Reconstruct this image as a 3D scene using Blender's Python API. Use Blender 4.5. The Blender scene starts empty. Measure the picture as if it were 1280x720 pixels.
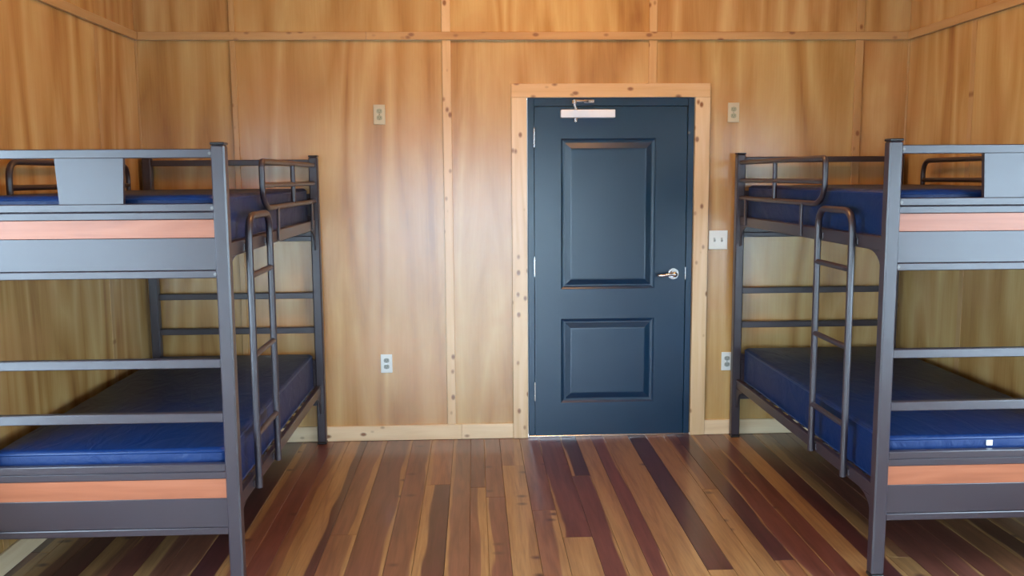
import bpy, bmesh, math, random
from mathutils import Vector, Matrix
random.seed(7)
S = bpy.context.scene
C = S.collection

# ------------------------------------------------------------------ camera
PITCH, YAW, ROLL, FPX = 0.12215, 0.04161, -0.00685, 1124.6
def cam_axes(p, y, r):
    f = Vector((math.sin(y) * math.cos(p), math.cos(y) * math.cos(p), -math.sin(p)))
    rt = Vector((math.cos(y), -math.sin(y), 0)); up = rt.cross(f)
    return rt * math.cos(r) + up * math.sin(r), up * math.cos(r) - rt * math.sin(r), f
rt, up, fw = cam_axes(PITCH, YAW, ROLL)
cd = bpy.data.cameras.new('camera'); cam = bpy.data.objects.new('camera', cd); C.objects.link(cam)
cd.sensor_width = 36.0; cd.lens = FPX / 1280 * 36.0; cd.clip_start = 0.02
cam.matrix_world = Matrix(((rt.x, up.x, -fw.x, -0.3283), (rt.y, up.y, -fw.y, -5.4769), (rt.z, up.z, -fw.z, 1.617), (0, 0, 0, 1)))
S.camera = cam
# ------------------------------------------------------------------ sky and exposure
SKY = 21.0
w = bpy.data.worlds.new('sky'); S.world = w; w.use_nodes = True
bg = w.node_tree.nodes['Background']; bg.inputs['Color'].default_value = (0.59, 0.81, 1.0, 1); bg.inputs['Strength'].default_value = SKY
vs = S.view_settings
vs.view_transform = 'Standard'; vs.look = 'None'; vs.gamma = 1.0; vs.use_curve_mapping = False; vs.exposure = -0.27
# ------------------------------------------------------------------ room dimensions
XL, XR, YB, YF, ZC = -2.295, 2.318, 0.0, -7.3, 3.6
# windows: wall, along-wall range, height range (daylight of the room; all behind the camera's view)
WIN = [('L', -4.6, -2.18, 0.45, 1.95), ('R', -4.6, -2.18, 0.45, 1.95), ('F', -1.95, 1.25, 0.06, 1.72)]
def portal(i, wall, a, b, z0, z1):
    l = bpy.data.lights.new('window_daylight_portal', 'AREA'); l.shape = 'RECTANGLE'; l.size = b - a; l.size_y = z1 - z0
    l.cycles.is_portal = True
    o = bpy.data.objects.new('window_daylight_portal', l); C.objects.link(o)
    m = (a + b) / 2; zc = (z0 + z1) / 2
    if wall == 'L': o.location = (XL - 0.13, m, zc); o.rotation_euler = (math.pi / 2, 0, -math.pi / 2)
    if wall == 'R': o.location = (XR + 0.13, m, zc); o.rotation_euler = (math.pi / 2, 0, math.pi / 2)
    if wall == 'F': o.location = (m, YF - 0.13, zc); o.rotation_euler = (math.pi / 2, 0, math.pi)
    o.rotation_euler.z += 0
    # an area light shines along its -Z; turn it to look into the room
    d = {'L': Vector((1, 0, 0)), 'R': Vector((-1, 0, 0)), 'F': Vector((0, 1, 0))}[wall]
    o.rotation_euler = d.to_track_quat('-Z', 'Z').to_euler()
for i, a in enumerate(WIN): portal(i, *a)

# ------------------------------------------------------------------ materials
MATS = {}
def nodes(name):
    m = bpy.data.materials.new(name); m.use_nodes = True; MATS[name] = m
    nt = m.node_tree; b = nt.nodes['Principled BSDF']
    def N(t, **k):
        n = nt.nodes.new(t)
        for a, v in k.items():
            if a.startswith('i_'): n.inputs[a[2:].replace('_', ' ')].default_value = v
            else: setattr(n, a, v)
        return n
    return m, nt, b, N, nt.links.new
def plain(name, col, rough=0.5, metal=0.0, spec=0.5, bump=0.0, bscale=300, var=0.0, coat=0):
    m, nt, b, N, L = nodes(name)
    b.inputs['Roughness'].default_value = rough; b.inputs['Metallic'].default_value = metal
    b.inputs['Specular IOR Level'].default_value = spec; b.inputs['Coat Weight'].default_value = coat
    tc = N('ShaderNodeTexCoord'); n = N('ShaderNodeTexNoise', i_Scale=6.0, i_Detail=4.0); L(tc.outputs['Object'], n.inputs['Vector'])
    mx = N('ShaderNodeMix', data_type='RGBA'); mx.inputs['A'].default_value = (*[c * (1 - var) for c in col], 1); mx.inputs['B'].default_value = (*[min(1, c * (1 + var)) for c in col], 1)
    L(n.outputs['Fac'], mx.inputs['Factor']); L(mx.outputs['Result'], b.inputs['Base Color'])
    if bump:
        n2 = N('ShaderNodeTexNoise', i_Scale=bscale, i_Detail=3.0); L(tc.outputs['Object'], n2.inputs['Vector'])
        bp = N('ShaderNodeBump', i_Strength=bump, i_Distance=0.002); L(n2.outputs['Fac'], bp.inputs['Height']); L(bp.outputs['Normal'], b.inputs['Normal'])
    return m
def ramp(N, stops):
    r = N('ShaderNodeValToRGB'); e = r.color_ramp.elements
    while len(e) < len(stops): e.new(0.5)
    for x, (p, c) in zip(e, stops): x.position = p; x.color = (*c, 1)
    return r
def wood(name, stops, grain=(9, 9, 0.8), fine=(160, 160, 3), rough=0.45, coat=0.0, knots=0.0, knot_col=(0.12, 0.05, 0.02), knot_scale=(7, 7, 3.2), tint=False, coat_rough=0.2, figure=0.5, blotch=None, spec=0.5):
    """stretched-noise wood; grain gives texture frequency along x, y, z of the object"""
    m, nt, b, N, L = nodes(name)
    tc = N('ShaderNodeTexCoord'); oi = N('ShaderNodeObjectInfo')
    mul = N('ShaderNodeMath', operation='MULTIPLY'); mul.inputs[1].default_value = 43.7; L(oi.outputs['Random'], mul.inputs[0])
    add = N('ShaderNodeVectorMath', operation='ADD'); L(tc.outputs['Object'], add.inputs[0]); L(mul.outputs[0], add.inputs[1])
    mp = N('ShaderNodeMapping'); mp.inputs['Scale'].default_value = grain; L(add.outputs[0], mp.inputs['Vector'])
    n1 = N('ShaderNodeTexNoise', i_Scale=1.0, i_Detail=6.0, i_Roughness=0.6, i_Distortion=0.9); L(mp.outputs[0], n1.inputs['Vector'])
    mp2 = N('ShaderNodeMapping'); mp2.inputs['Scale'].default_value = fine; L(add.outputs[0], mp2.inputs['Vector'])
    n2 = N('ShaderNodeTexNoise', i_Scale=1.0, i_Detail=3.0, i_Roughness=0.6); L(mp2.outputs[0], n2.inputs['Vector'])
    # cathedral figure: contour lines of a slow stretched noise
    mp3 = N('ShaderNodeMapping'); mp3.inputs['Scale'].default_value = tuple(g * 0.34 for g in grain); L(add.outputs[0], mp3.inputs['Vector'])
    n3 = N('ShaderNodeTexNoise', i_Scale=1.0, i_Detail=2.0, i_Distortion=0.4); L(mp3.outputs[0], n3.inputs['Vector'])
    k = N('ShaderNodeMath', operation='MULTIPLY'); k.inputs[1].default_value = 9.0; L(n3.outputs['Fac'], k.inputs[0])
    fr = N('ShaderNodeMath', operation='PINGPONG'); fr.inputs[1].default_value = 0.5; L(k.outputs[0], fr.inputs[0])
    a = N('ShaderNodeMath', operation='MULTIPLY_ADD'); a.inputs[1].default_value = figure; L(fr.outputs[0], a.inputs[0]); L(n1.outputs['Fac'], a.inputs[2])
    a2 = N('ShaderNodeMath', operation='MULTIPLY_ADD'); a2.inputs[1].default_value = 0.22; L(n2.outputs['Fac'], a2.inputs[0]); L(a.outputs[0], a2.inputs[2])
    sb = N('ShaderNodeMath', operation='SUBTRACT'); sb.inputs[1].default_value = 0.11 + figure * 0.25; L(a2.outputs[0], sb.inputs[0])
    r = ramp(N, stops); L(sb.outputs[0], r.inputs['Fac']); col = r.outputs['Color']
    if blotch:
        nb = N('ShaderNodeTexNoise', i_Scale=2.6, i_Detail=3.0, i_Distortion=0.5); L(add.outputs[0], nb.inputs['Vector'])
        br = N('ShaderNodeMapRange'); br.inputs['From Min'].default_value = 0.48; br.inputs['From Max'].default_value = 0.72; br.inputs['To Max'].default_value = 0.5; L(nb.outputs['Fac'], br.inputs['Value'])
        bx_ = N('ShaderNodeMix', data_type='RGBA'); bx_.inputs['B'].default_value = (*blotch, 1); L(br.outputs[0], bx_.inputs['Factor']); L(col, bx_.inputs['A']); col = bx_.outputs['Result']
    if tint:
        t = N('ShaderNodeMix', data_type='RGBA', blend_type='MULTIPLY'); t.inputs['Factor'].default_value = 1; L(col, t.inputs['A']); L(oi.outputs['Color'], t.inputs['B']); col = t.outputs['Result']
    if knots:
        mk = N('ShaderNodeMapping'); mk.inputs['Scale'].default_value = knot_scale; L(add.outputs[0], mk.inputs['Vector'])
        v = N('ShaderNodeTexVoronoi', i_Scale=1.0); L(mk.outputs[0], v.inputs['Vector'])
        kr = N('ShaderNodeMapRange'); kr.inputs['From Min'].default_value = knots; kr.inputs['From Max'].default_value = knots * 0.45; L(v.outputs['Distance'], kr.inputs['Value'])
        kx = N('ShaderNodeMix', data_type='RGBA'); kx.inputs['B'].default_value = (*knot_col, 1); L(kr.outputs[0], kx.inputs['Factor']); L(col, kx.inputs['A']); col = kx.outputs['Result']
    L(col, b.inputs['Base Color'])
    b.inputs['Roughness'].default_value = rough; b.inputs['Coat Weight'].default_value = coat; b.inputs['Coat Roughness'].default_value = coat_rough; b.inputs['Specular IOR Level'].default_value = spec
    bp = N('ShaderNodeBump', i_Strength=0.12, i_Distance=0.002); L(sb.outputs[0], bp.inputs['Height']); L(bp.outputs['Normal'], b.inputs['Normal'])
    return m
PLY = wood('plywood', [(0.12, (0.30, 0.135, 0.040)), (0.38, (0.46, 0.253, 0.082)), (0.62, (0.57, 0.362, 0.140)), (0.88, (0.67, 0.47, 0.215))],
           grain=(4.6, 4.6, 0.62), fine=(110, 110, 2.5), rough=0.25, figure=0.75, tint=True, spec=0.85, blotch=(0.53, 0.27, 0.10))
PINE = wood('pine_trim', [(0.2, (0.62, 0.43, 0.23)), (0.5, (0.74, 0.565, 0.35)), (0.85, (0.82, 0.67, 0.46))], grain=(14, 14, 1.0), rough=0.27, spec=0.75, knots=0.22, figure=0.3, tint=True, knot_scale=(15, 0, 10), knot_col=(0.25, 0.11, 0.045))
PINEH = wood('pine_trim_level', [(0.2, (0.62, 0.43, 0.23)), (0.5, (0.74, 0.565, 0.35)), (0.85, (0.82, 0.67, 0.46))], grain=(1.0, 1.0, 14), fine=(3, 3, 160), rough=0.3, spec=0.7, knots=0.22, figure=0.3, tint=True, knot_scale=(9, 0, 15), knot_col=(0.25, 0.11, 0.045))
CEIL = wood('ceiling_boards', [(0.2, (0.50, 0.23, 0.08)), (0.5, (0.64, 0.33, 0.12)), (0.85, (0.70, 0.41, 0.17))], grain=(9, 0.7, 9), rough=0.5)
INLAY = wood('cherry_inlay', [(0.2, (0.25, 0.075, 0.035)), (0.5, (0.33, 0.105, 0.050)), (0.85, (0.39, 0.138, 0.072))], grain=(1.2, 20, 20), fine=(4, 220, 220), rough=0.33, figure=0.2)
STEEL = plain('taupe_powder_coat', (0.033, 0.023, 0.030), rough=0.33, spec=0.72, bump=0.05, bscale=500, var=0.06)
BLACK = plain('black_plastic', (0.012, 0.011, 0.011), rough=0.4)
DECK = plain('deck_slat_steel', (0.16, 0.15, 0.14), rough=0.4, spec=0.6)
DOORM = plain('slate_blue_paint', (0.004, 0.031, 0.072), rough=0.29, spec=0.6, bump=0.03, bscale=200, var=0.05)
CHROME = plain('satin_chrome', (0.72, 0.73, 0.75), rough=0.22, metal=1.0)
ALUM = plain('aluminium_paint', (0.74, 0.80, 0.90), rough=0.4, metal=0.15)
WHITE = plain('white_plastic', (0.74, 0.80, 0.78), rough=0.3)
IVORY = plain('almond_plastic', (0.56, 0.50, 0.34), rough=0.35)
SLOT = plain('slot_grey', (0.30, 0.34, 0.31), rough=0.5)
SLOTI = plain('slot_olive', (0.33, 0.34, 0.22), rough=0.5)
TAG = plain('white_tag', (0.85, 0.86, 0.88), rough=0.6)
WINW = plain('white_window_paint', (0.75, 0.74, 0.70), rough=0.4)
PALE_GROUND = plain('pale_bounce_ground', (0.53, 0.54, 0.53), rough=0.9, var=0.15)
def navy():
    m, nt, b, N, L = nodes('navy_vinyl')
    b.inputs['Base Color'].default_value = (0.0022, 0.019, 0.088, 1); b.inputs['Roughness'].default_value = 0.45; b.inputs['Specular IOR Level'].default_value = 0.25
    tc = N('ShaderNodeTexCoord'); oi = N('ShaderNodeObjectInfo'); ad = N('ShaderNodeVectorMath', operation='ADD'); L(tc.outputs['Object'], ad.inputs[0])
    mu = N('ShaderNodeMath', operation='MULTIPLY'); mu.inputs[1].default_value = 11.0; L(oi.outputs['Random'], mu.inputs[0]); L(mu.outputs[0], ad.inputs[1])
    mp = N('ShaderNodeMapping'); mp.inputs['Scale'].default_value = (11, 4.5, 8); mp.inputs['Rotation'].default_value = (0, 0, 0.5); L(ad.outputs[0], mp.inputs['Vector'])
    n = N('ShaderNodeTexNoise', i_Scale=1.0, i_Detail=4.0, i_Distortion=1.2); L(mp.outputs[0], n.inputs['Vector'])
    bp = N('ShaderNodeBump', i_Strength=0.4, i_Distance=0.02); L(n.outputs['Fac'], bp.inputs['Height']); L(bp.outputs['Normal'], b.inputs['Normal'])
    return m
NAVY = navy()
PIPING = plain('navy_piping', (0.003, 0.024, 0.105), rough=0.4)
def glass():
    m, nt, b, N, L = nodes('window_glass')
    t = N('ShaderNodeBsdfTransparent'); g = N('ShaderNodeBsdfGlossy', i_Roughness=0.02); lw = N('ShaderNodeLayerWeight', i_Blend=0.5); pw = N('ShaderNodeMath', operation='POWER'); pw.inputs[1].default_value = 5.0; L(lw.outputs['Facing'], pw.inputs[0])
    f = N('ShaderNodeMath', operation='MULTIPLY_ADD'); f.inputs[1].default_value = 0.6; f.inputs[2].default_value = 0.03; L(pw.outputs[0], f.inputs[0]); x = N('ShaderNodeMixShader')
    L(f.outputs[0], x.inputs[0]); L(t.outputs[0], x.inputs[1]); L(g.outputs[0], x.inputs[2])
    L(x.outputs[0], nt.nodes['Material Output'].inputs['Surface']); return m
GLASS = glass()
DIFF = plain('lamp_diffuser', (0.8, 0.78, 0.7), rough=0.5)
_b = DIFF.node_tree.nodes['Principled BSDF']; _b.inputs['Emission Color'].default_value = (1.0, 0.6, 0.3, 1); _b.inputs['Emission Strength'].default_value = 4.0
def floor_mat():
    """varnished plank: object colour = heartwood tone, alpha = share of pale sapwood"""
    m, nt, b, N, L = nodes('plank_varnished')
    tc = N('ShaderNodeTexCoord'); oi = N('ShaderNodeObjectInfo')
    mu = N('ShaderNodeMath', operation='MULTIPLY'); mu.inputs[1].default_value = 57.3; L(oi.outputs['Random'], mu.inputs[0])
    ad = N('ShaderNodeVectorMath', operation='ADD'); L(tc.outputs['Object'], ad.inputs[0]); L(mu.outputs[0], ad.inputs[1])
    def noise(sc, detail, dist=0.0):
        mp = N('ShaderNodeMapping'); mp.inputs['Scale'].default_value = sc; L(ad.outputs[0], mp.inputs['Vector'])
        n = N('ShaderNodeTexNoise', i_Scale=1.0, i_Detail=detail, i_Distortion=dist); L(mp.outputs[0], n.inputs['Vector']); return n.outputs['Fac']
    slow, mid, fine = noise((7, 0.9, 1), 2.0, 0.6), noise((30, 2.0, 1), 4.0, 0.8), noise((190, 7, 1), 2.0)
    # sapwood: one edge of the plank, wandering
    sp = N('ShaderNodeSeparateXYZ'); L(tc.outputs['Generated'], sp.inputs[0])
    rg = N('ShaderNodeMath', operation='GREATER_THAN'); rg.inputs[1].default_value = 0.5; L(oi.outputs['Random'], rg.inputs[0])
    inv = N('ShaderNodeMath', operation='SUBTRACT'); inv.inputs[0].default_value = 1.0; L(sp.outputs['X'], inv.inputs[1])
    pick = N('ShaderNodeMix', data_type='FLOAT'); L(rg.outputs[0], pick.inputs['Factor']); L(sp.outputs['X'], pick.inputs['A']); L(inv.outputs[0], pick.inputs['B'])
    wob = N('ShaderNodeMath', operation='MULTIPLY_ADD'); wob.inputs[1].default_value = 0.9; wob.inputs[2].default_value = -0.45; L(slow, wob.inputs[0])
    e = N('ShaderNodeMath', operation='ADD'); L(pick.outputs['Result'], e.inputs[0]); L(wob.outputs[0], e.inputs[1])
    d = N('ShaderNodeMath', operation='SUBTRACT'); L(oi.outputs['Alpha'], d.inputs[0]); L(e.outputs[0], d.inputs[1])
    mr = N('ShaderNodeMapRange', interpolation_type='SMOOTHSTEP'); mr.inputs['From Min'].default_value = -0.05; mr.inputs['From Max'].default_value = 0.06; L(d.outputs[0], mr.inputs['Value'])
    heart = N('ShaderNodeMix', data_type='RGBA', blend_type='MULTIPLY'); heart.inputs['Factor'].default_value = 1; L(oi.outputs['Color'], heart.inputs['A'])
    hr = ramp(N, [(0.25, (0.62, 0.55, 0.5)), (0.5, (1, 1, 1)), (0.75, (1.0, 1.0, 1.0))]); hr.color_ramp.elements[2].color = (1.3, 1.35, 1.4, 1); L(mid, hr.inputs['Fac']); L(hr.outputs['Color'], heart.inputs['B'])
    sr = ramp(N, [(0.25, (0.21, 0.10, 0.040)), (0.5, (0.31, 0.165, 0.063)), (0.8, (0.39, 0.22, 0.092))]); L(mid, sr.inputs['Fac'])
    mx = N('ShaderNodeMix', data_type='RGBA'); L(mr.outputs[0], mx.inputs['Factor']); L(heart.outputs['Result'], mx.inputs['A']); L(sr.outputs['Color'], mx.inputs['B'])
    fn = ramp(N, [(0.3, (0.8, 0.78, 0.75)), (0.6, (1, 1, 1))]); L(fine, fn.inputs['Fac'])
    m2 = N('ShaderNodeMix', data_type='RGBA', blend_type='MULTIPLY'); m2.inputs['Factor'].default_value = 0.8; L(mx.outputs['Result'], m2.inputs['A']); L(fn.outputs['Color'], m2.inputs['B'])
    # knots
    mk = N('ShaderNodeMapping'); mk.inputs['Scale'].default_value = (5, 6.5, 1); L(ad.outputs[0], mk.inputs['Vector'])
    v = N('ShaderNodeTexVoronoi', voronoi_dimensions='2D', i_Scale=1.0); L(mk.outputs[0], v.inputs['Vector'])
    kr = N('ShaderNodeMapRange'); kr.inputs['From Min'].default_value = 0.17; kr.inputs['From Max'].default_value = 0.03; L(v.outputs['Distance'], kr.inputs['Value'])
    ks = N('ShaderNodeSeparateColor'); L(v.outputs['Color'], ks.inputs[0]); kg = N('ShaderNodeMath', operation='LESS_THAN'); kg.inputs[1].default_value = 0.2; L(ks.outputs[0], kg.inputs[0])
    km = N('ShaderNodeMath', operation='MULTIPLY'); L(kr.outputs[0], km.inputs[0]); L(kg.outputs[0], km.inputs[1])
    kx = N('ShaderNodeMix', data_type='RGBA'); kx.inputs['B'].default_value = (0.07, 0.022, 0.014, 1); L(km.outputs[0], kx.inputs['Factor']); L(m2.outputs['Result'], kx.inputs['A'])
    L(kx.outputs['Result'], b.inputs['Base Color'])
    b.inputs['Roughness'].default_value = 0.38; b.inputs['Coat Weight'].default_value = 0.55; b.inputs['Coat Roughness'].default_value = 0.16
    bp = N('ShaderNodeBump', i_Strength=0.08, i_Distance=0.002); L(mid, bp.inputs['Height']); L(bp.outputs['Normal'], b.inputs['Normal'])
    return m
PLANK = floor_mat()

# ------------------------------------------------------------------ mesh helpers
def box(bm, x0, x1, y0, y1, z0, z1, bev=0.0, seg=1):
    r = bmesh.ops.create_cube(bm, size=1.0)
    for v in r['verts']:
        v.co = Vector(((x0 + x1) / 2 + v.co.x * (x1 - x0), (y0 + y1) / 2 + v.co.y * (y1 - y0), (z0 + z1) / 2 + v.co.z * (z1 - z0)))
    if bev:
        ed = {e for v in r['verts'] for e in v.link_edges}
        bmesh.ops.bevel(bm, geom=list(ed), offset=bev, segments=seg, profile=0.5, affect='EDGES')
    return bm
def prism(bm, pts, axis, a, b):
    """polygon (2-D points) extruded along an axis from a to b"""
    def P(p, t):
        return {'x': (t, p[0], p[1]), 'y': (p[0], t, p[1]), 'z': (p[0], p[1], t)}[axis]
    A = [bm.verts.new(P(p, a)) for p in pts]; B = [bm.verts.new(P(p, b)) for p in pts]
    n = len(pts); bm.faces.new(A); bm.faces.new(B[::-1])
    for i in range(n): bm.faces.new((A[i], B[i], B[(i + 1) % n], A[(i + 1) % n]))
    bmesh.ops.recalc_face_normals(bm, faces=bm.faces); return bm
def tube(bm, pts, r, seg=10, closed=False, cap=True):
    pts = [Vector(p) for p in pts]; n = len(pts); rings = []; prev = None
    for i, p in enumerate(pts):
        a = pts[i - 1] if (i > 0 or closed) else p; b = pts[(i + 1) % n] if (i < n - 1 or closed) else p
        t = (b - a).normalized()
        if prev is None: u = t.orthogonal().normalized()
        else:
            u = prev - t * prev.dot(t); u = u.normalized() if u.length > 1e-6 else t.orthogonal().normalized()
        prev = u; v = t.cross(u)
        rings.append([bm.verts.new(p + (u * math.cos(k * 2 * math.pi / seg) + v * math.sin(k * 2 * math.pi / seg)) * r) for k in range(seg)])
    for i in range(n if closed else n - 1):
        A, B = rings[i], rings[(i + 1) % n]
        for k in range(seg): bm.faces.new((A[k], A[(k + 1) % seg], B[(k + 1) % seg], B[k]))
    if cap and not closed: bm.faces.new(rings[0][::-1]); bm.faces.new(rings[-1])
    bmesh.ops.recalc_face_normals(bm, faces=bm.faces); return bm
def rounded(pts, rad, seg=6, closed=False):
    """round the corners of a polyline; rad may be a list per point"""
    pts = [Vector(p) for p in pts]; out = []; n = len(pts)
    for i, p in enumerate(pts):
        r = rad[i] if isinstance(rad, (list, tuple)) else rad
        if (not closed and i in (0, n - 1)) or r <= 0: out.append(p); continue
        a, b = (pts[i - 1] - p).normalized(), (pts[(i + 1) % n] - p).normalized()
        p0, p1 = p + a * r, p + b * r
        for k in range(seg + 1):
            t = k / seg; out.append(p0 * (1 - t) ** 2 + p * 2 * t * (1 - t) + p1 * t * t)
    return out
def disc(bm, c, axis, r, h, seg=20):
    a = Vector(c); d = {'x': Vector((h, 0, 0)), 'y': Vector((0, h, 0)), 'z': Vector((0, 0, h))}[axis]
    return tube(bm, [a, a + d], r, seg)
def new(): return bmesh.new()
def obj(name, bm, mat, parent=None, color=None, smooth=False, loc=None):
    me = bpy.data.meshes.new(name); bm.to_mesh(me); bm.free(); me.materials.append(mat)
    if smooth:
        for p in me.polygons: p.use_smooth = True
        try: me.set_sharp_from_angle(angle=math.radians(40))
        except Exception: pass
    o = bpy.data.objects.new(name, me); C.objects.link(o)
    if parent: o.parent = parent
    if color: o.color = color
    if loc: o.location = loc
    return o
def obox(name, x0, x1, y0, y1, z0, z1, mat, parent=None, bev=0.0, color=None, seg=1):
    """box whose origin lies at its centre"""
    cx, cy, cz = (x0 + x1) / 2, (y0 + y1) / 2, (z0 + z1) / 2
    return obj(name, box(new(), x0 - cx, x1 - cx, y0 - cy, y1 - cy, z0 - cz, z1 - cz, bev, seg), mat, parent, color, loc=(cx, cy, cz))
def empty(name, loc=(0, 0, 0)):
    o = bpy.data.objects.new(name, None); C.objects.link(o); o.location = loc; o.empty_display_size = 0.1; return o
def tag(o, label, cat, group=None, kind=None):
    o['label'] = label; o['category'] = cat
    if group: o['group'] = group
    if kind: o['kind'] = kind
    return o

# ------------------------------------------------------------------ floor: every plank its own board
fl = tag(obj('floor', box(new(), XL - 0.05, XR + 0.05, YF - 0.1, 0.12, -0.09, -0.02), CEIL), 'varnished plank floor of mixed honey and red-brown boards', 'floor', kind='structure')
COL = {'h': (0.27, 0.135, 0.052), 'o': (0.225, 0.09, 0.040), 't': (0.19, 0.078, 0.038), 'r': (0.135, 0.043, 0.029), 'd': (0.068, 0.020, 0.019), 'b': (0.16, 0.060, 0.035)}
# left edge of each plank and its segments from the door wall towards the camera: (tone, sapwood share, far end y)
PL = [(-1.30, [('r', .0, -9)]), (-1.205, [('t', .45, -9)]), (-1.115, [('d', .55, -9)]), (-1.003, [('b', .25, -1.5), ('t', .3, -9)]), (-0.88, [('r', .18, -9)]),
      (-0.722, [('b', .1, -2.3), ('r', 0, -9)]), (-0.603, [('o', .3, -0.846), ('d', .32, -9)]), (-0.47, [('b', .2, -9)]), (-0.364, [('r', .0, -0.9), ('b', .55, -9)]),
      (-0.283, [('b', 0, -1.05), ('r', .12, -9)]), (-0.187, [('o', .35, -0.55), ('h', .5, -9)]), (-0.062, [('b', .0, -1.25), ('o', .2, -9)]), (0.055, [('r', .05, -1.588), ('h', .9, -9)]),
      (0.19, [('d', .2, -0.75), ('r', .15, -9)]), (0.29, [('h', .5, -9)]), (0.385, [('r', .0, -9)]), (0.465, [('h', .6, -2.4), ('o', .3, -9)]), (0.62, [('d', .0, -1.96), ('h', .8, -9)]),
      (0.731, [('h', .7, -9)]), (0.84, [('b', .3, -1.0), ('h', .6, -9)]), (0.925, [('d', .12, -1.884), ('o', .2, -9)]), (1.015, [('r', .0, -9)]), (1.125, [('r', .1, -2.2), ('o', .1, -9)]),
      (1.225, [('h', .7, -9)]), (1.32, [('d', .1, -9)])]
edges = [p[0] for p in PL]; segs = {p[0]: p[1] for p in PL}
rnd = random.Random(21); left = []; x = PL[0][0]
pool = 'hrdbotbr'
def rand_segs():
    c = rnd.choice(pool); s = [(c, rnd.choice([0, .1, .3, .5]), -rnd.uniform(0.8, 3.6))]
    s.append((rnd.choice(pool), rnd.choice([0, .1, .3, .5]), -9)); return s
while x > XL + 0.02:
    x -= rnd.uniform(0.09, 0.125); xx = max(x, XL - 0.01); edges.append(xx); segs[xx] = rand_segs()
# shaded boards below the beds are also mixed
x = 1.32 + 0.1
while x < XR - 0.03:
    edges.append(x); segs[x] = rand_segs(); x += rnd.uniform(0.09, 0.125)
edges.sort(); edges.append(XR + 0.01)
for a, b in zip(edges[:-1], edges[1:]):
    if b - a < 0.02: continue
    y0 = 0.02; todo = list(segs[a]); last = todo[-1]; full = []
    for c, s, ye in todo: full.append((c, s, ye))
    full[-1] = (last[0], last[1], -rnd.uniform(4.2, 5.4)); full.append((rnd.choice(pool), rnd.choice([0, .2, .4]), YF))
    for c, s, ye in full:
        if ye >= y0 - 0.05: continue
        k = rnd.uniform(0.9, 1.1); col = tuple(v * k for v in COL[c])
        obox('plank', a + 0.0008, b - 0.0008, ye + 0.0006, y0 - 0.0006, -0.02, rnd.uniform(-0.0008, 0.0), PLANK, fl, 0.0009, (*col, s))
        y0 = ye

# ------------------------------------------------------------------ walls
def plycol():
    k = random.uniform(0.93, 1.05); return (k, k * random.uniform(0.96, 1.02), k * random.uniform(0.92, 1.02), 1)
DX0, DX1, DZ = -0.005, 1.013, 2.095                    # door frame opening
wb = new()
prism(wb, [(XL - 0.1, -0.02), (DX0, -0.02), (DX0, DZ), (DX1, DZ), (DX1, -0.02), (XR + 0.1, -0.02), (XR + 0.1, ZC), (XL - 0.1, ZC)], 'y', 0.010, 0.14)
wall_back = tag(obj('wall_back', wb, CEIL), 'plywood panelled wall with the dark blue door', 'wall', kind='structure')
SEAM = [XL, -1.730, -0.481, 0.752, 2.010, XR]
def ply_back(poly):
    cx = sum(p[0] for p in poly) / len(poly); cz = sum(p[1] for p in poly) / len(poly)
    bm = prism(new(), [(p[0] - cx, p[1] - cz) for p in poly], 'y', 0.0, 0.0099)
    obj('plywood_panel', bm, PLY, wall_back, plycol(), loc=(cx, 0, cz))
g = 0.0015; ZT = 2.44
for i in range(5):
    a, b = SEAM[i] + g, SEAM[i + 1] - g
    ply_back([(a, ZT + g), (b, ZT + g), (b, ZC), (a, ZC)])
    if i == 2: ply_back([(a, 0), (DX0, 0), (DX0, DZ), (b, DZ), (b, ZT - g), (a, ZT - g)])
    elif i == 3: ply_back([(a, DZ), (DX1, DZ), (DX1, 0), (b, 0), (b, ZT - g), (a, ZT - g)])
    else: ply_back([(a, 0), (b, 0), (b, ZT - g), (a, ZT - g)])
def side_wall(name, label, x, s, wall):
    """s = +1 for the right wall; the wall body lies outside x"""
    ws = [q for q in WIN if q[0] == wall]
    bm = new()
    def cut(y0, y1, z0, z1, t0, t1, target):
        # rectangle minus windows, as up to four boxes per window
        for q in ws:
            if y0 < q[2] and y1 > q[1] and z0 < q[4] and z1 > q[3]:
                a, b, c, d = max(y0, q[1]), min(y1, q[2]), max(z0, q[3]), min(z1, q[4])
                if y0 < a: box(target, t0, t1, y0, a, z0, z1)
                if b < y1: box(target, t0, t1, b, y1, z0, z1)
                if z0 < c: box(target, t0, t1, a, b, z0, c)
                if d < z1: box(target, t0, t1, a, b, d, z1)
                return
        box(target, t0, t1, y0, y1, z0, z1)
    cut(YF - 0.1, 0.0098, -0.02, ZC, x + s * 0.01, x + s * 0.13, bm)
    o = tag(obj(name, bm, CEIL), label, 'wall', kind='structure')
    ys = [-0.0005, -0.56, -1.80, -3.04, -4.28, -5.52, -6.76, YF] if s < 0 else [-0.0005, -0.72, -1.96, -3.20, -4.44, -5.68, -6.92, YF]
    for a, b in zip(ys[1:], ys[:-1]):
        for z0, z1 in ((0, ZT - g), (ZT + g, ZC)):
            pm = new(); cy, cz = (a + b) / 2, (z0 + z1) / 2
            cut(a + g, b - g, z0, z1, x, x + s * 0.0099, pm)
            for v in pm.verts: v.co -= Vector((x, cy, cz))
            bmesh.ops.recalc_face_normals(pm, faces=pm.faces)
            obj('plywood_panel', pm, PLY, o, plycol(), loc=(x, cy, cz))
    return o, ys
wall_left, ysl = side_wall('wall_left', 'plywood wall behind the left bunk bed', XL, -1, 'L')
wall_right, ysr = side_wall('wall_right', 'plywood wall behind the right bunk bed', XR, 1, 'R')
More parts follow.
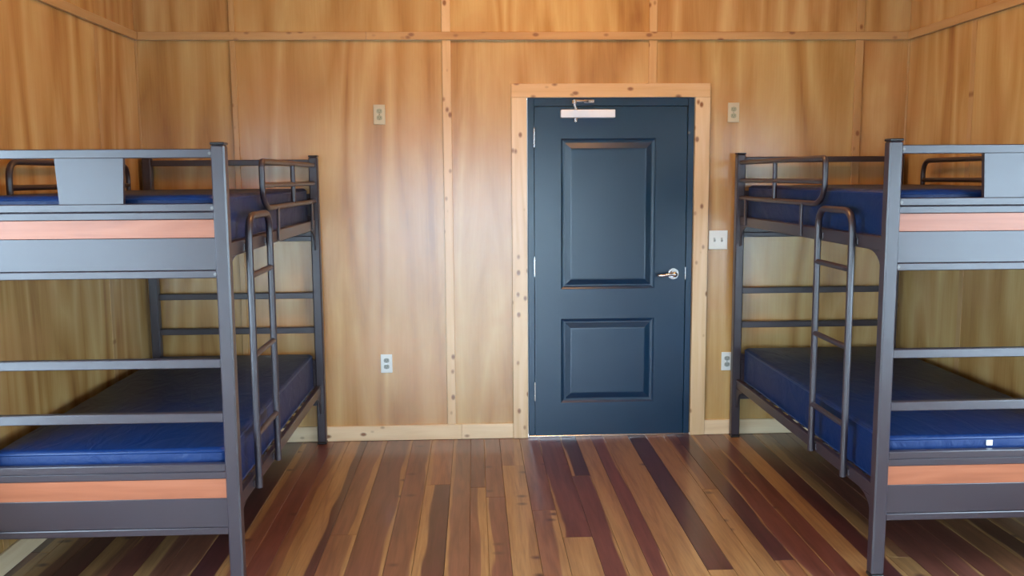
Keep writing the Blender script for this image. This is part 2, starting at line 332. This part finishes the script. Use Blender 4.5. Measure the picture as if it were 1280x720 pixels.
# wall behind the camera, with its window and glazed door openings
bm = new(); xs = [XL, WIN[2][1], WIN[2][2], XR]
for i in range(3):
    q = WIN[2] if i == 1 else None
    if q is None: box(bm, xs[i], xs[i + 1], YF - 0.13, YF, -0.02, ZC)
    else: box(bm, xs[i], xs[i + 1], YF - 0.13, YF, -0.02, q[3]); box(bm, xs[i], xs[i + 1], YF - 0.13, YF, q[4], ZC)
tag(obj('wall_front', bm, PLY, color=(1, 1, 1, 1)), 'plywood wall opposite the door with daylight openings', 'wall', kind='structure')
tag(obox('ceiling', XL - 0.1, XR + 0.1, YF - 0.1, 0.1, ZC, ZC + 0.08, CEIL), 'wooden ceiling above the bunk room', 'ceiling', kind='structure')
tag(obox('ground', -40, 40, -45, 35, -0.9, -0.8, PALE_GROUND), 'unseen pale ground outside, toned to bounce daylight into the room', 'ground', kind='structure')  # unseen ground, its pale tone chosen to brighten reflections through the windows

# windows
def window(n, wall, a, b, z0, z1):
    root = tag(empty('window_%d' % n), 'white framed window letting in daylight', 'window', kind='structure')
    def piece(name, u0, u1, w0, w1, d0, d1, mat, bev=0.003):
        # u along the wall, w height, d depth from the room face outward
        if wall == 'L': return obox(name, XL - d1, XL - d0, u0, u1, w0, w1, mat, root, bev)
        if wall == 'R': return obox(name, XR + d0, XR + d1, u0, u1, w0, w1, mat, root, bev)
        return obox(name, u0, u1, YF - d1, YF - d0, w0, w1, mat, root, bev)
    f = 0.05
    piece('frame_stile', a, a + f, z0, z1, 0.03, 0.11, WINW); piece('frame_stile', b - f, b, z0, z1, 0.03, 0.11, WINW)
    piece('frame_rail', a + f, b - f, z0, z0 + f, 0.03, 0.11, WINW); piece('frame_rail', a + f, b - f, z1 - f, z1, 0.03, 0.11, WINW)
    n = max(2, round((b - a) / 0.8)); w1 = (b - a - 2 * f) / n
    for k in range(n):
        u = a + f + k * w1
        piece('pane', u + (0.025 if k else 0), u + w1 - (0.025 if k < n - 1 else 0), z0 + f, z1 - f, 0.067, 0.072, GLASS, 0)
        if k: piece('mullion', u - 0.025, u + 0.025, z0 + f, z1 - f, 0.04, 0.1, WINW)
    for u0, u1, h0, h1 in ((a - 0.09, a, max(0.002, z0 - 0.09), z1 + 0.09), (b, b + 0.09, max(0.002, z0 - 0.09), z1 + 0.09), (a, b, z1, z1 + 0.09), (a, b, max(0.002, z0 - 0.09), z0)):
        piece('casing_board', u0, u1, h0, h1, -0.018, -0.0002, PINE).color = (1, 1, 1, 1)
for i, q in enumerate(WIN): window(i + 1, *q)

# ceiling lamp: wide warm wrap-around fitting over the aisle
LAMP_W = 58.0
def ceiling_lamp(x, y, label):
    t = tag(empty('ceiling_lamp', (x, y, ZC)), label, 'lamp')
    obj('lamp_base', box(new(), -0.62, 0.62, -0.14, 0.14, -0.045, -0.0005, 0.006, 2), WINW, t)
    obj('diffuser', box(new(), -0.60, 0.60, -0.125, 0.125, -0.085, -0.045, 0.02, 3), DIFF, t)
    l = bpy.data.lights.new('lamp_light', 'AREA'); l.shape = 'RECTANGLE'; l.size = 1.18; l.size_y = 0.24; l.energy = LAMP_W; l.color = (1.0, 0.47, 0.15)
    o = bpy.data.objects.new('lamp_light', l); C.objects.link(o); o.parent = t; o.location = (0, 0, -0.09)
ceiling_lamp(0.1, -1.45, 'warm white wrap-around ceiling lamp over the aisle')

# trim: rail at sheet height, battens over the seams, corner beads
n_trim = [0]
def trim(label, *b, mat=PINE, color=(1, 1, 1, 1), bev=0.002):
    n_trim[0] += 1
    return tag(obox('trim_%d' % n_trim[0], *b, mat, None, bev, color), label, 'trim', kind='structure')
WARM = (0.70, 0.55, 0.37, 1)
for i, (x0, x1) in enumerate(((XL + 0.021, -0.95), (-0.949, 0.86), (0.861, XR - 0.021))):
    trim(['left', 'middle', 'right'][i] + ' length of the level pine rail above the door', x0, x1, -0.020, -0.0003, 2.426, 2.472, mat=PINEH, color=(0.72, 0.56, 0.38, 1))
trim('pine rail running along the left wall', XL + 0.0003, XL + 0.0205, YF, -0.0003, 2.426, 2.472, mat=PINEH, color=WARM)
trim('pine rail running along the right wall', XR - 0.0205, XR - 0.0003, YF, -0.0003, 2.426, 2.472, mat=PINEH, color=WARM)
for nm, xc, h, lo, cc in (('seam batten above the left bunk bed', -1.730, 0.016, 0.095, WARM), ('pale seam batten left of the door', -0.481, 0.026, 0.095, (.93, .84, .72, 1)), ('short seam batten above the door', 0.752, 0.024, 2.1725, (.8, .66, .48, 1)), ('seam batten above the right bunk bed', 2.008, 0.024, 0.095, WARM)):
    trim(nm, xc - h, xc + h, -0.013, -0.0003, lo, 2.4255, color=cc)
    trim(nm + ', over the rail', xc - h, xc + h, -0.013, -0.0003, 2.4725, ZC, color=cc)
for s, X, ys in ((1, XL, ysl), (-1, XR, ysr)):
    for k in (1, 2):
        x0, x1 = sorted((X + s * 0.0003, X + s * 0.004))
        trim('thin seam batten on the %s wall, %s' % ('left' if s > 0 else 'right', 'near the corner' if k == 1 else 'farther from the corner'), x0, x1, ys[k] - 0.02, ys[k] + 0.02, 0.095, 2.4255, color=(.70, .55, .37, 1), bev=0)
trim('corner bead behind the left bunk bed', XL + 0.0003, XL + 0.012, -0.012, -0.0003, 0.095, 2.4255, color=(.70, .55, .37, 1))
trim('corner bead behind the right bunk bed', XR - 0.012, XR - 0.0003, -0.012, -0.0003, 0.095, 2.4255, color=(.70, .55, .37, 1))
# baseboards
bb = tag(empty('baseboard_back'), 'pale pine baseboard under the door wall', 'baseboard', kind='structure')
for x0, x1 in ((XL + 0.0125, -0.42), (-0.419, -0.0985), (1.1035, XR - 0.0125)):
    obox('board', x0, x1, -0.015, -0.0003, 0.0008, 0.094, PINEH, bb, 0.002, (1.08, 1.08, 1.08, 1))
tag(obox('baseboard_left', XL + 0.0003, XL + 0.012, YF, -0.0003, 0.0008, 0.094, PINEH, None, 0.002, (1.05, 1.05, 1.05, 1)), 'pale pine baseboard under the left bunk bed', 'baseboard', kind='structure')
tag(obox('baseboard_right', XR - 0.012, XR - 0.0003, YF, -0.0003, 0.0008, 0.094, PINEH, None, 0.002, (1.05, 1.05, 1.05, 1)), 'pale pine baseboard under the right bunk bed', 'baseboard', kind='structure')

# ------------------------------------------------------------------ door
door = tag(empty('door_1', (0, 0, 0)), 'dark slate-blue two-panel door with closer and lever handle', 'door', kind='structure')
cas = tag(empty('trim_30'), 'knotty pine casing around the dark blue door', 'trim', kind='structure')
obox('casing_board', -0.098, -0.0055, -0.022, -0.0003, 0.0008, 2.0895, PINE, cas, 0.002, (.98, .94, .88, 1))
obox('casing_board', 1.0135, 1.103, -0.022, -0.0003, 0.0008, 2.0895, PINE, cas, 0.002, (.95, .89, .80, 1))
obox('casing_board', -0.098, 1.103, -0.022, -0.0003, 2.090, 2.172, PINEH, cas, 0.002, (.9, .78, .62, 1))
fr = obj('door_frame', new(), DOORM, door)
bm = new()
box(bm, 0, 0.038, -0.008, 0.12, 0.001, 2.089, 0.002); box(bm, 0.972, 1.008, -0.008, 0.12, 0.001, 2.089, 0.002); box(bm, 0.038, 0.972, -0.008, 0.12, 2.04, 2.089, 0.002)
box(bm, 0.038, 0.05, 0.047, 0.07, 0.001, 2.04); box(bm, 0.96, 0.972, 0.047, 0.07, 0.001, 2.04); box(bm, 0.05, 0.96, 0.047, 0.07, 2.028, 2.04)
bm.to_mesh(fr.data); bm.free()
# leaf: stiles and rails around two moulded panels, each panel a step of nested rectangles
LX0, LX1, LZ0, LZ1, LY = 0.041, 0.969, 0.012, 2.037, 0.0
P1 = (0.205, 0.779, 0.932, 1.848); P2 = (0.198, 0.781, 0.218, 0.748)
bm = new()
def quad(p): bm.faces.new([bm.verts.new(q) for q in p])
def rect(x0, x1, z0, z1, y): quad([(x0, y, z0), (x1, y, z0), (x1, y, z1), (x0, y, z1)])
px0, px1 = 0.2015, 0.780
P1 = (px0, px1, 0.932, 1.848); P2 = (px0, px1, 0.218, 0.748)
rect(LX0, px0, LZ0, LZ1, LY); rect(px1, LX1, LZ0, LZ1, LY)
rect(px0, px1, LZ0, P2[2], LY); rect(px0, px1, P2[3], P1[2], LY); rect(px0, px1, P1[3], LZ1, LY)
for (x0, x1, z0, z1) in (P1, P2):
    prof = [(0, 0), (0.003, 0.003), (0.010, 0.008), (0.020, 0.011), (0.026, 0.011), (0.058, -0.001), (0.066, -0.002)]
    for (i0, y0), (i1, y1) in zip(prof[:-1], prof[1:]):
        a = [(x0 + i0, LY + y0, z0 + i0), (x1 - i0, LY + y0, z0 + i0), (x1 - i0, LY + y0, z1 - i0), (x0 + i0, LY + y0, z1 - i0)]
        b = [(x0 + i1, LY + y1, z0 + i1), (x1 - i1, LY + y1, z0 + i1), (x1 - i1, LY + y1, z1 - i1), (x0 + i1, LY + y1, z1 - i1)]
        for k in range(4): quad([a[k], a[(k + 1) % 4], b[(k + 1) % 4], b[k]])
    i1, y1 = prof[-1]; rect(x0 + i1, x1 - i1, z0 + i1, z1 - i1, LY + y1)
quad([(LX0, LY, LZ0), (LX0, LY, LZ1), (LX0, 0.045, LZ1), (LX0, 0.045, LZ0)]); quad([(LX1, LY, LZ0), (LX1, 0.045, LZ0), (LX1, 0.045, LZ1), (LX1, LY, LZ1)])
quad([(LX0, LY, LZ1), (LX1, LY, LZ1), (LX1, 0.045, LZ1), (LX0, 0.045, LZ1)]); quad([(LX0, LY, LZ0), (LX0, 0.045, LZ0), (LX1, 0.045, LZ0), (LX1, LY, LZ0)])
quad([(LX0, 0.045, LZ0), (LX0, 0.045, LZ1), (LX1, 0.045, LZ1), (LX1, 0.045, LZ0)])
bmesh.ops.remove_doubles(bm, verts=bm.verts, dist=0.0004); bmesh.ops.recalc_face_normals(bm, faces=bm.faces)
leaf = obj('door_leaf', bm, DOORM, door)
for z in (1.855, 1.075, 0.295):
    bm = new(); disc(bm, (0.0385, -0.0125, z - 0.055), 'z', 0.0058, 0.11, 12)
    for dz in (-0.060, 0.055): disc(bm, (0.0385, -0.0125, z + dz), 'z', 0.004, 0.005, 10)
    hg = obj('hinge', bm, CHROME, leaf, smooth=True); hg['label'] = 'silver hinge knuckle'
# lever set
bm = new(); disc(bm, (0.894, -0.0005, 1.022), 'y', 0.034, -0.010, 28); disc(bm, (0.894, -0.010, 1.022), 'y', 0.026, -0.006, 28)
hnd = obj('lever_handle', bm, CHROME, leaf, smooth=True); hnd['label'] = 'silver lever handle with round rose'
# (sub-part level ends here: rose, neck and lever are one cast handle)
bm = new(); bm.from_mesh(hnd.data)
disc(bm, (0.894, -0.016, 1.022), 'y', 0.012, -0.044, 16)
tube(bm, rounded([(0.900, -0.056, 1.022), (0.868, -0.058, 1.024), (0.83, -0.056, 1.016), (0.788, -0.052, 1.015)], 0.012), 0.0095, 12)
disc(bm, (0.894, -0.060, 1.022), 'y', 0.016, -0.006, 18)
bm.to_mesh(hnd.data); bm.free()
for p in hnd.data.polygons: p.use_smooth = True
obox('latch_plate', 0.9665, 0.9735, -0.0085, -0.001, 0.985, 1.062, CHROME, leaf, 0.001)
bm = new(); disc(bm, (0.978, -0.0085, 1.879), 'y', 0.008, -0.003, 14); obj('frame_screw', bm, DECK, door, smooth=True)
# closer
cl = obj('door_closer', box(new(), 0.196, 0.522, -0.055, -0.001, 1.968, 2.016, 0.004, 2), ALUM, door); cl['label'] = 'silver overhead door closer'
bm = new(); disc(bm, (0.287, -0.028, 1.945), 'z', 0.012, 0.085, 16); obj('spindle', bm, CHROME, cl, smooth=True)
bm = new(); tube(bm, [(0.287, -0.028, 2.027), (0.267, -0.16, 2.036), (0.247, -0.31, 2.040)], 0.0075, 8); disc(bm, (0.247, -0.31, 2.032), 'z', 0.013, 0.018, 14); obj('arm', bm, CHROME, cl, smooth=True)
bm = new(); tube(bm, [(0.247, -0.31, 2.047), (0.310, -0.16, 2.057), (0.365, -0.03, 2.066)], 0.006, 8); obj('forearm', bm, CHROME, cl, smooth=True)
obox('arm_shoe', 0.335, 0.40, -0.030, -0.009, 2.058, 2.076, CHROME, cl, 0.003)
obox('threshold', 0.0, 1.008, -0.012, 0.12, 0.0008, 0.0115, CHROME, door, 0.002)
obox('light_gap_stop', 0.040, 0.970, 0.046, 0.060, 0.010, 0.045, BLACK, door, 0.001)  # unseen strip added behind the leaf to block light leaking under the door

# ------------------------------------------------------------------ electrical plates
def plate(name, label, cat, x, z, mat, slot, gangs=1, kind='outlet'):
    root = tag(empty(name, (x, 0, z)), label, cat, 'wall plates beside the door')
    w2 = 0.035 + 0.023 * (gangs - 1)
    obj('cover_plate', box(new(), -w2, w2, -0.0065, -0.0002, -0.058, 0.058, 0.0025, 2), mat, root)
    for gi in range(gangs):
        gx = (gi - (gangs - 1) / 2) * 0.046
        if kind == 'outlet':
            for dz in (0.0195, -0.0195):
                bm = new(); prism(bm, [(gx + 0.0165 * max(-0.82, min(0.82, math.cos(t))) / 0.82, dz + 0.0145 * math.sin(t)) for t in [k * math.pi / 8 for k in range(16)]], 'y', -0.0085, -0.006)
                f = obj('receptacle', bm, slot, root)
                bm = new(); box(bm, gx - 0.0075, gx - 0.0055, -0.0092, -0.0083, dz - 0.002, dz + 0.006); box(bm, gx + 0.0055, gx + 0.0075, -0.0092, -0.0083, dz - 0.002, dz + 0.006)
                disc(bm, (gx, -0.0083, dz - 0.008), 'y', 0.0022, -0.0009, 10); obj('slots', bm, BLACK, f)
            bm = new(); disc(bm, (gx, -0.006, 0), 'y', 0.003, -0.002, 12); obj('screw', bm, CHROME, root)
        else:
            obj('toggle_surround', box(new(), gx - 0.006, gx + 0.006, -0.0085, -0.006, -0.0125, 0.0125, 0.0005), slot, root)
            bm = new(); prism(bm, [(-0.0082, -0.006), (-0.019, 0.004), (-0.019, 0.010), (-0.0082, 0.008)], 'x', gx - 0.004, gx + 0.004); obj('toggle', bm, mat, root)
            for dz in (0.03, -0.03):
                bm = new(); disc(bm, (gx, -0.006, dz), 'y', 0.003, -0.002, 12); obj('screw', bm, mat, root)
    return root
plate('electrical_outlet', 'almond outlet plate high on the wall left of the door', 'outlet', -0.884, 1.995, IVORY, SLOTI)
plate('electrical_outlet', 'almond outlet plate high on the wall right of the door', 'outlet', 1.249, 1.999, IVORY, SLOTI)
plate('electrical_outlet', 'white outlet plate low on the wall left of the door', 'outlet', -0.877, 0.485, WHITE, SLOT)
plate('electrical_outlet', 'white outlet plate low on the wall, half hidden by the right bunk post', 'outlet', 1.243, 0.467, WHITE, SLOT)
plate('light_switch', 'white double toggle switch plate beside the door handle', 'switch', 1.171, 1.228, WHITE, SLOT, 2, 'toggle')

# ------------------------------------------------------------------ bunk beds
LW, LEN, ZTOP, PH = 0.970, 1.994, 1.745, 0.026
def bunk(ax, s, ry, label):
    """ax = x of the aisle posts, s = direction from the aisle towards the wall, ry = y of the rear posts"""
    root = tag(empty('bunk_bed', (ax + s * LW / 2, ry - LEN / 2, 0)), label, 'bunk bed', 'taupe steel bunk beds')
    ox, oy = LW / 2, LEN / 2
    # local frame: u 0..LW from aisle to wall, v 0..LEN from rear to front, z
    def X(u): return s * (u - ox)
    def Y(v): return oy - v
    def bx(name, u0, u1, v0, v1, z0, z1, mat=STEEL, bev=0.002, par=root, color=None):
        a, b = sorted((X(u0), X(u1))); c, d = sorted((Y(v0), Y(v1)))
        return obox(name, a, b, c, d, z0, z1, mat, par, bev, color)
    def T(name, pts, r, par=root, mat=STEEL, seg=10, closed=False):
        return obj(name, tube(new(), [(X(p[0]), Y(p[1]), p[2]) for p in pts], r, seg, closed), mat, par, smooth=True)
    for u in (0, LW):
        for v in (0, LEN):
            p = bx('post', u - PH, u + PH, v - PH, v + PH, 0.014, ZTOP, bev=0.006)
            for q in (bx('post_cap', u - PH - .001, u + PH + .001, v - PH - .001, v + PH + .001, ZTOP, ZTOP + 0.010, BLACK, 0.003), bx('foot_glide', u - PH - .001, u + PH + .001, v - PH - .001, v + PH + .001, 0.0005, 0.014, BLACK, 0.003)):
                m = q.location.copy(); q.parent = p; q.location = m - p.location
    for v, front in ((0, False), (LEN, True)):
        f = 1 if front else -1
        a, b = PH - 0.001, LW - PH + 0.001
        def end(name, z0, z1, d0=-0.013, d1=0.019, mat=STEEL, bev=0.003):
            v0, v1 = v + f * d0, v + f * d1
            return bx(name, a, b, min(v0, v1), max(v0, v1), z0, z1, mat, bev)
        end('top_rail', 1.697, 1.731)
        end('cross_rail', 1.499, 1.529); end('cross_rail', 1.469, 1.4975, -0.013, 0.017)
        end('wood_inlay', 1.4005, 1.4685, 0.003, 0.013, INLAY, 0.001); end('inlay_backing', 1.4005, 1.4685, -0.012, 0.0028, bev=0)
        pn = end('end_panel', 1.278, 1.400, -0.012, 0.014, bev=0.002)
        end('panel_lip', 1.248, 1.2775, -0.013, 0.019)
        end('cross_rail', 0.902, 0.938); end('cross_rail', 0.690, 0.727)
        end('cross_rail', 0.494, 0.524); end('cross_rail', 0.464, 0.4935, -0.013, 0.017)
        end('wood_inlay', 0.3865, 0.4635, 0.003, 0.013, INLAY, 0.001); end('inlay_backing', 0.3865, 0.4635, -0.012, 0.0028, bev=0)
        end('end_panel', 0.2685, 0.386, -0.012, 0.014, bev=0.002)
        end('panel_lip', 0.240, 0.268, -0.013, 0.019)
        if front:
            v0, v1 = v - 0.004, v + 0.016
            c = LW / 2 - 0.012
            bm = new(); prism(bm, [(X(c - 0.125), 1.697), (X(c - 0.117), 1.529), (X(c + 0.117), 1.529), (X(c + 0.125), 1.697)], 'y', Y(v1), Y(v0))
            q = obj('end_plate', bm, STEEL, root); q['label'] = 'blank sheet-metal plate between the top rails'
            for u in (PH + 0.004, LW - PH - 0.004):
                for z in (1.714, 1.512, 1.263):
                    bm = new(); disc(bm, (X(u), Y(v + 0.018), z), 'y', 0.006, -0.004, 12); obj('bolt_head', bm, DECK, root, smooth=True)
    # side rails, gussets, deck slats
    for u, o in ((0, -1), (LW, 1)):
        for zb, zt in ((1.318, 1.374), (0.315, 0.368)):
            u0, u1 = (u - 0.004, u + 0.022) if o < 0 else (u - 0.022, u + 0.004)
            bx('side_rail', u0, u1, PH - 0.001, LEN - PH + 0.001, zb, zt, bev=0.003)
            for vv, d in ((PH, 1), (LEN - PH, -1)):
                pts = [(vv, zb), (vv + d * 0.15, zb)]
                for k in range(1, 7):
                    t = k / 6 * math.pi / 2; pts.append((vv + d * (0.15 - 0.115 * math.sin(t)), zb - 0.085 * (1 - math.cos(t)) ))
                pts += [(vv + d * 0.03, zb - 0.115), (vv, zb - 0.125)]
                bm = new(); a, b = sorted((X(u - 0.0035 if o < 0 else u - 0.003), X(u + 0.003 if o < 0 else u + 0.0035)))
                prism(bm, [(Y(p), z) for p, z in pts], 'x', a, b); obj('corner_gusset', bm, STEEL, root)
    for zb in (1.345, 0.343):
        for k in range(13):
            v = 0.11 + k * (LEN - 0.22) / 12
            bx('deck_slat', 0.0225, LW - 0.0225, v - 0.022, v + 0.022, zb, zb + 0.014, DECK, 0.002)
    R = 0.0135
    # guard rail on the aisle side: loop from the rear post, open for the ladder
    up_ = 0.0
    gl = [(up_, PH, 1.697), (up_, 1.325, 1.697), (up_, 1.325, 1.54), (up_, 1.25, 1.485), (up_, PH, 1.485)]
    gr = T('guard_rail', rounded(gl, [0, .03, .05, .05, 0]), R)
    T('guard_bar', [(up_, PH, 1.590), (up_, 1.325, 1.590)], R * 0.9, gr); T('guard_upright', [(up_, 0.63, 1.697), (up_, 0.63, 1.485)], R * 0.9, gr)
    for v in (0.15, 1.06): bx('guard_bracket', -0.014, -0.0045, v - 0.015, v + 0.015, 1.325, 1.487, bev=0.002, par=gr)
    # guard rail on the wall side
    gl = [(LW, 0.31, 1.485), (LW, 0.31, 1.697), (LW, 1.60, 1.697), (LW, 1.60, 1.485)]
    gw = T('guard_rail', rounded(gl, 0.075, closed=True), R, closed=True)
    T('guard_bar', [(LW, 0.31, 1.588), (LW, 1.60, 1.588)], R * 0.9, gw)
    for v in (0.55, 1.36): bx('guard_bracket', LW + 0.0045, LW + 0.014, v - 0.015, v + 0.015, 1.325, 1.487, bev=0.002, par=gw)
    # ladder: hooped tube with three rungs
    ul = -0.024
    la = T('ladder', rounded([(ul, 1.325, 0.32), (ul, 1.325, 1.468), (ul, 1.70, 1.468), (ul, 1.70, 0.32)], 0.085, 8), 0.0150, seg=12)
    for z in (1.222, 0.886, 0.546): T('rung', [(ul, 1.325, z), (ul, 1.70, z)], 0.0125, la)
    for v in (1.325, 1.70):
        for z in (1.343, 0.342): bx('ladder_clip', -0.0095, -0.0035, v - 0.02, v + 0.02, z - 0.014, z + 0.014, bev=0.001, par=la)
    return root
BL = bunk(-1.275, -1, -0.048, 'taupe steel bunk bed with orange wood inlays, left of the door')
BR = bunk(1.282, 1, -0.062, 'taupe steel bunk bed with orange wood inlays, right of the door')

# ------------------------------------------------------------------ mattresses
def mattress(cx, ry, z0, th, label, seed, tagx=None):
    hw, L0 = 0.453, 1.915
    root = tag(empty('mattress', (cx, ry - LEN / 2, z0)), label, 'mattress', 'navy blue bunk mattresses')
    rr = random.Random(seed); bm = new(); bmesh.ops.create_cube(bm, size=1.0)
    for v in bm.verts: v.co = Vector((v.co.x * hw * 2, v.co.y * L0, (v.co.z + 0.5) * th))
    bmesh.ops.bevel(bm, geom=[e for e in bm.edges if abs(e.verts[0].co.z - e.verts[1].co.z) > 0.01], offset=0.04, segments=5, profile=0.5, affect='EDGES')
    bmesh.ops.bevel(bm, geom=[e for e in bm.edges if abs(e.verts[0].co.z - e.verts[1].co.z) < 1e-4 and len(e.link_faces) == 2 and abs(e.link_faces[0].normal.dot(e.link_faces[1].normal)) < 0.2], offset=0.022, segments=3, profile=0.5, affect='EDGES')
    bm.normal_update()
    for n in range(3):
        long = [e for e in bm.edges if e.calc_length() > 0.16]
        if long: bmesh.ops.subdivide_edges(bm, edges=long, cuts=3 if n == 0 else 1, use_grid_fill=True)
    bmesh.ops.triangulate(bm, faces=[f for f in bm.faces if len(f.verts) > 4])
    for v in bm.verts:
        e = max(abs(v.co.x) / hw, abs(v.co.y) / (L0 / 2))
        if v.co.z > th * 0.6: v.co.z += 0.010 * max(0, 1 - e ** 4) + rr.uniform(-.0015, .0015)
    obj('cover', bm, NAVY, root, smooth=True)
    c = 0.039; A, B = hw - 0.004, L0 / 2 - 0.004
    for z in (th - 0.014, 0.014):
        loop = rounded([(-A, -B, z), (A, -B, z), (A, B, z), (-A, B, z)], c, 6, True)
        obj('piping', tube(new(), loop, 0.0055, 6, True), PIPING, root, smooth=True)
    if tagx is not None:
        q = obox('care_tag', tagx - 0.012, tagx + 0.012, -L0 / 2 - 0.006, -L0 / 2 - 0.0005, th - 0.042, th - 0.021, TAG, root); q['label'] = 'small white tag'
    return root
xl, xr = -1.275 - LW / 2, 1.282 + LW / 2
mattress(xl, -0.048, 1.3595, 0.200, 'navy blue mattress on the upper bunk of the left bed', 1)
mattress(xl, -0.048, 0.3575, 0.212, 'navy blue mattress on the lower bunk of the left bed', 2)
mattress(xr, -0.062, 1.3595, 0.200, 'navy blue mattress on the upper bunk of the right bed', 3)
mattress(xr, -0.062, 0.3575, 0.212, 'navy blue mattress with a white tag on the lower bunk of the right bed', 4, -0.02)
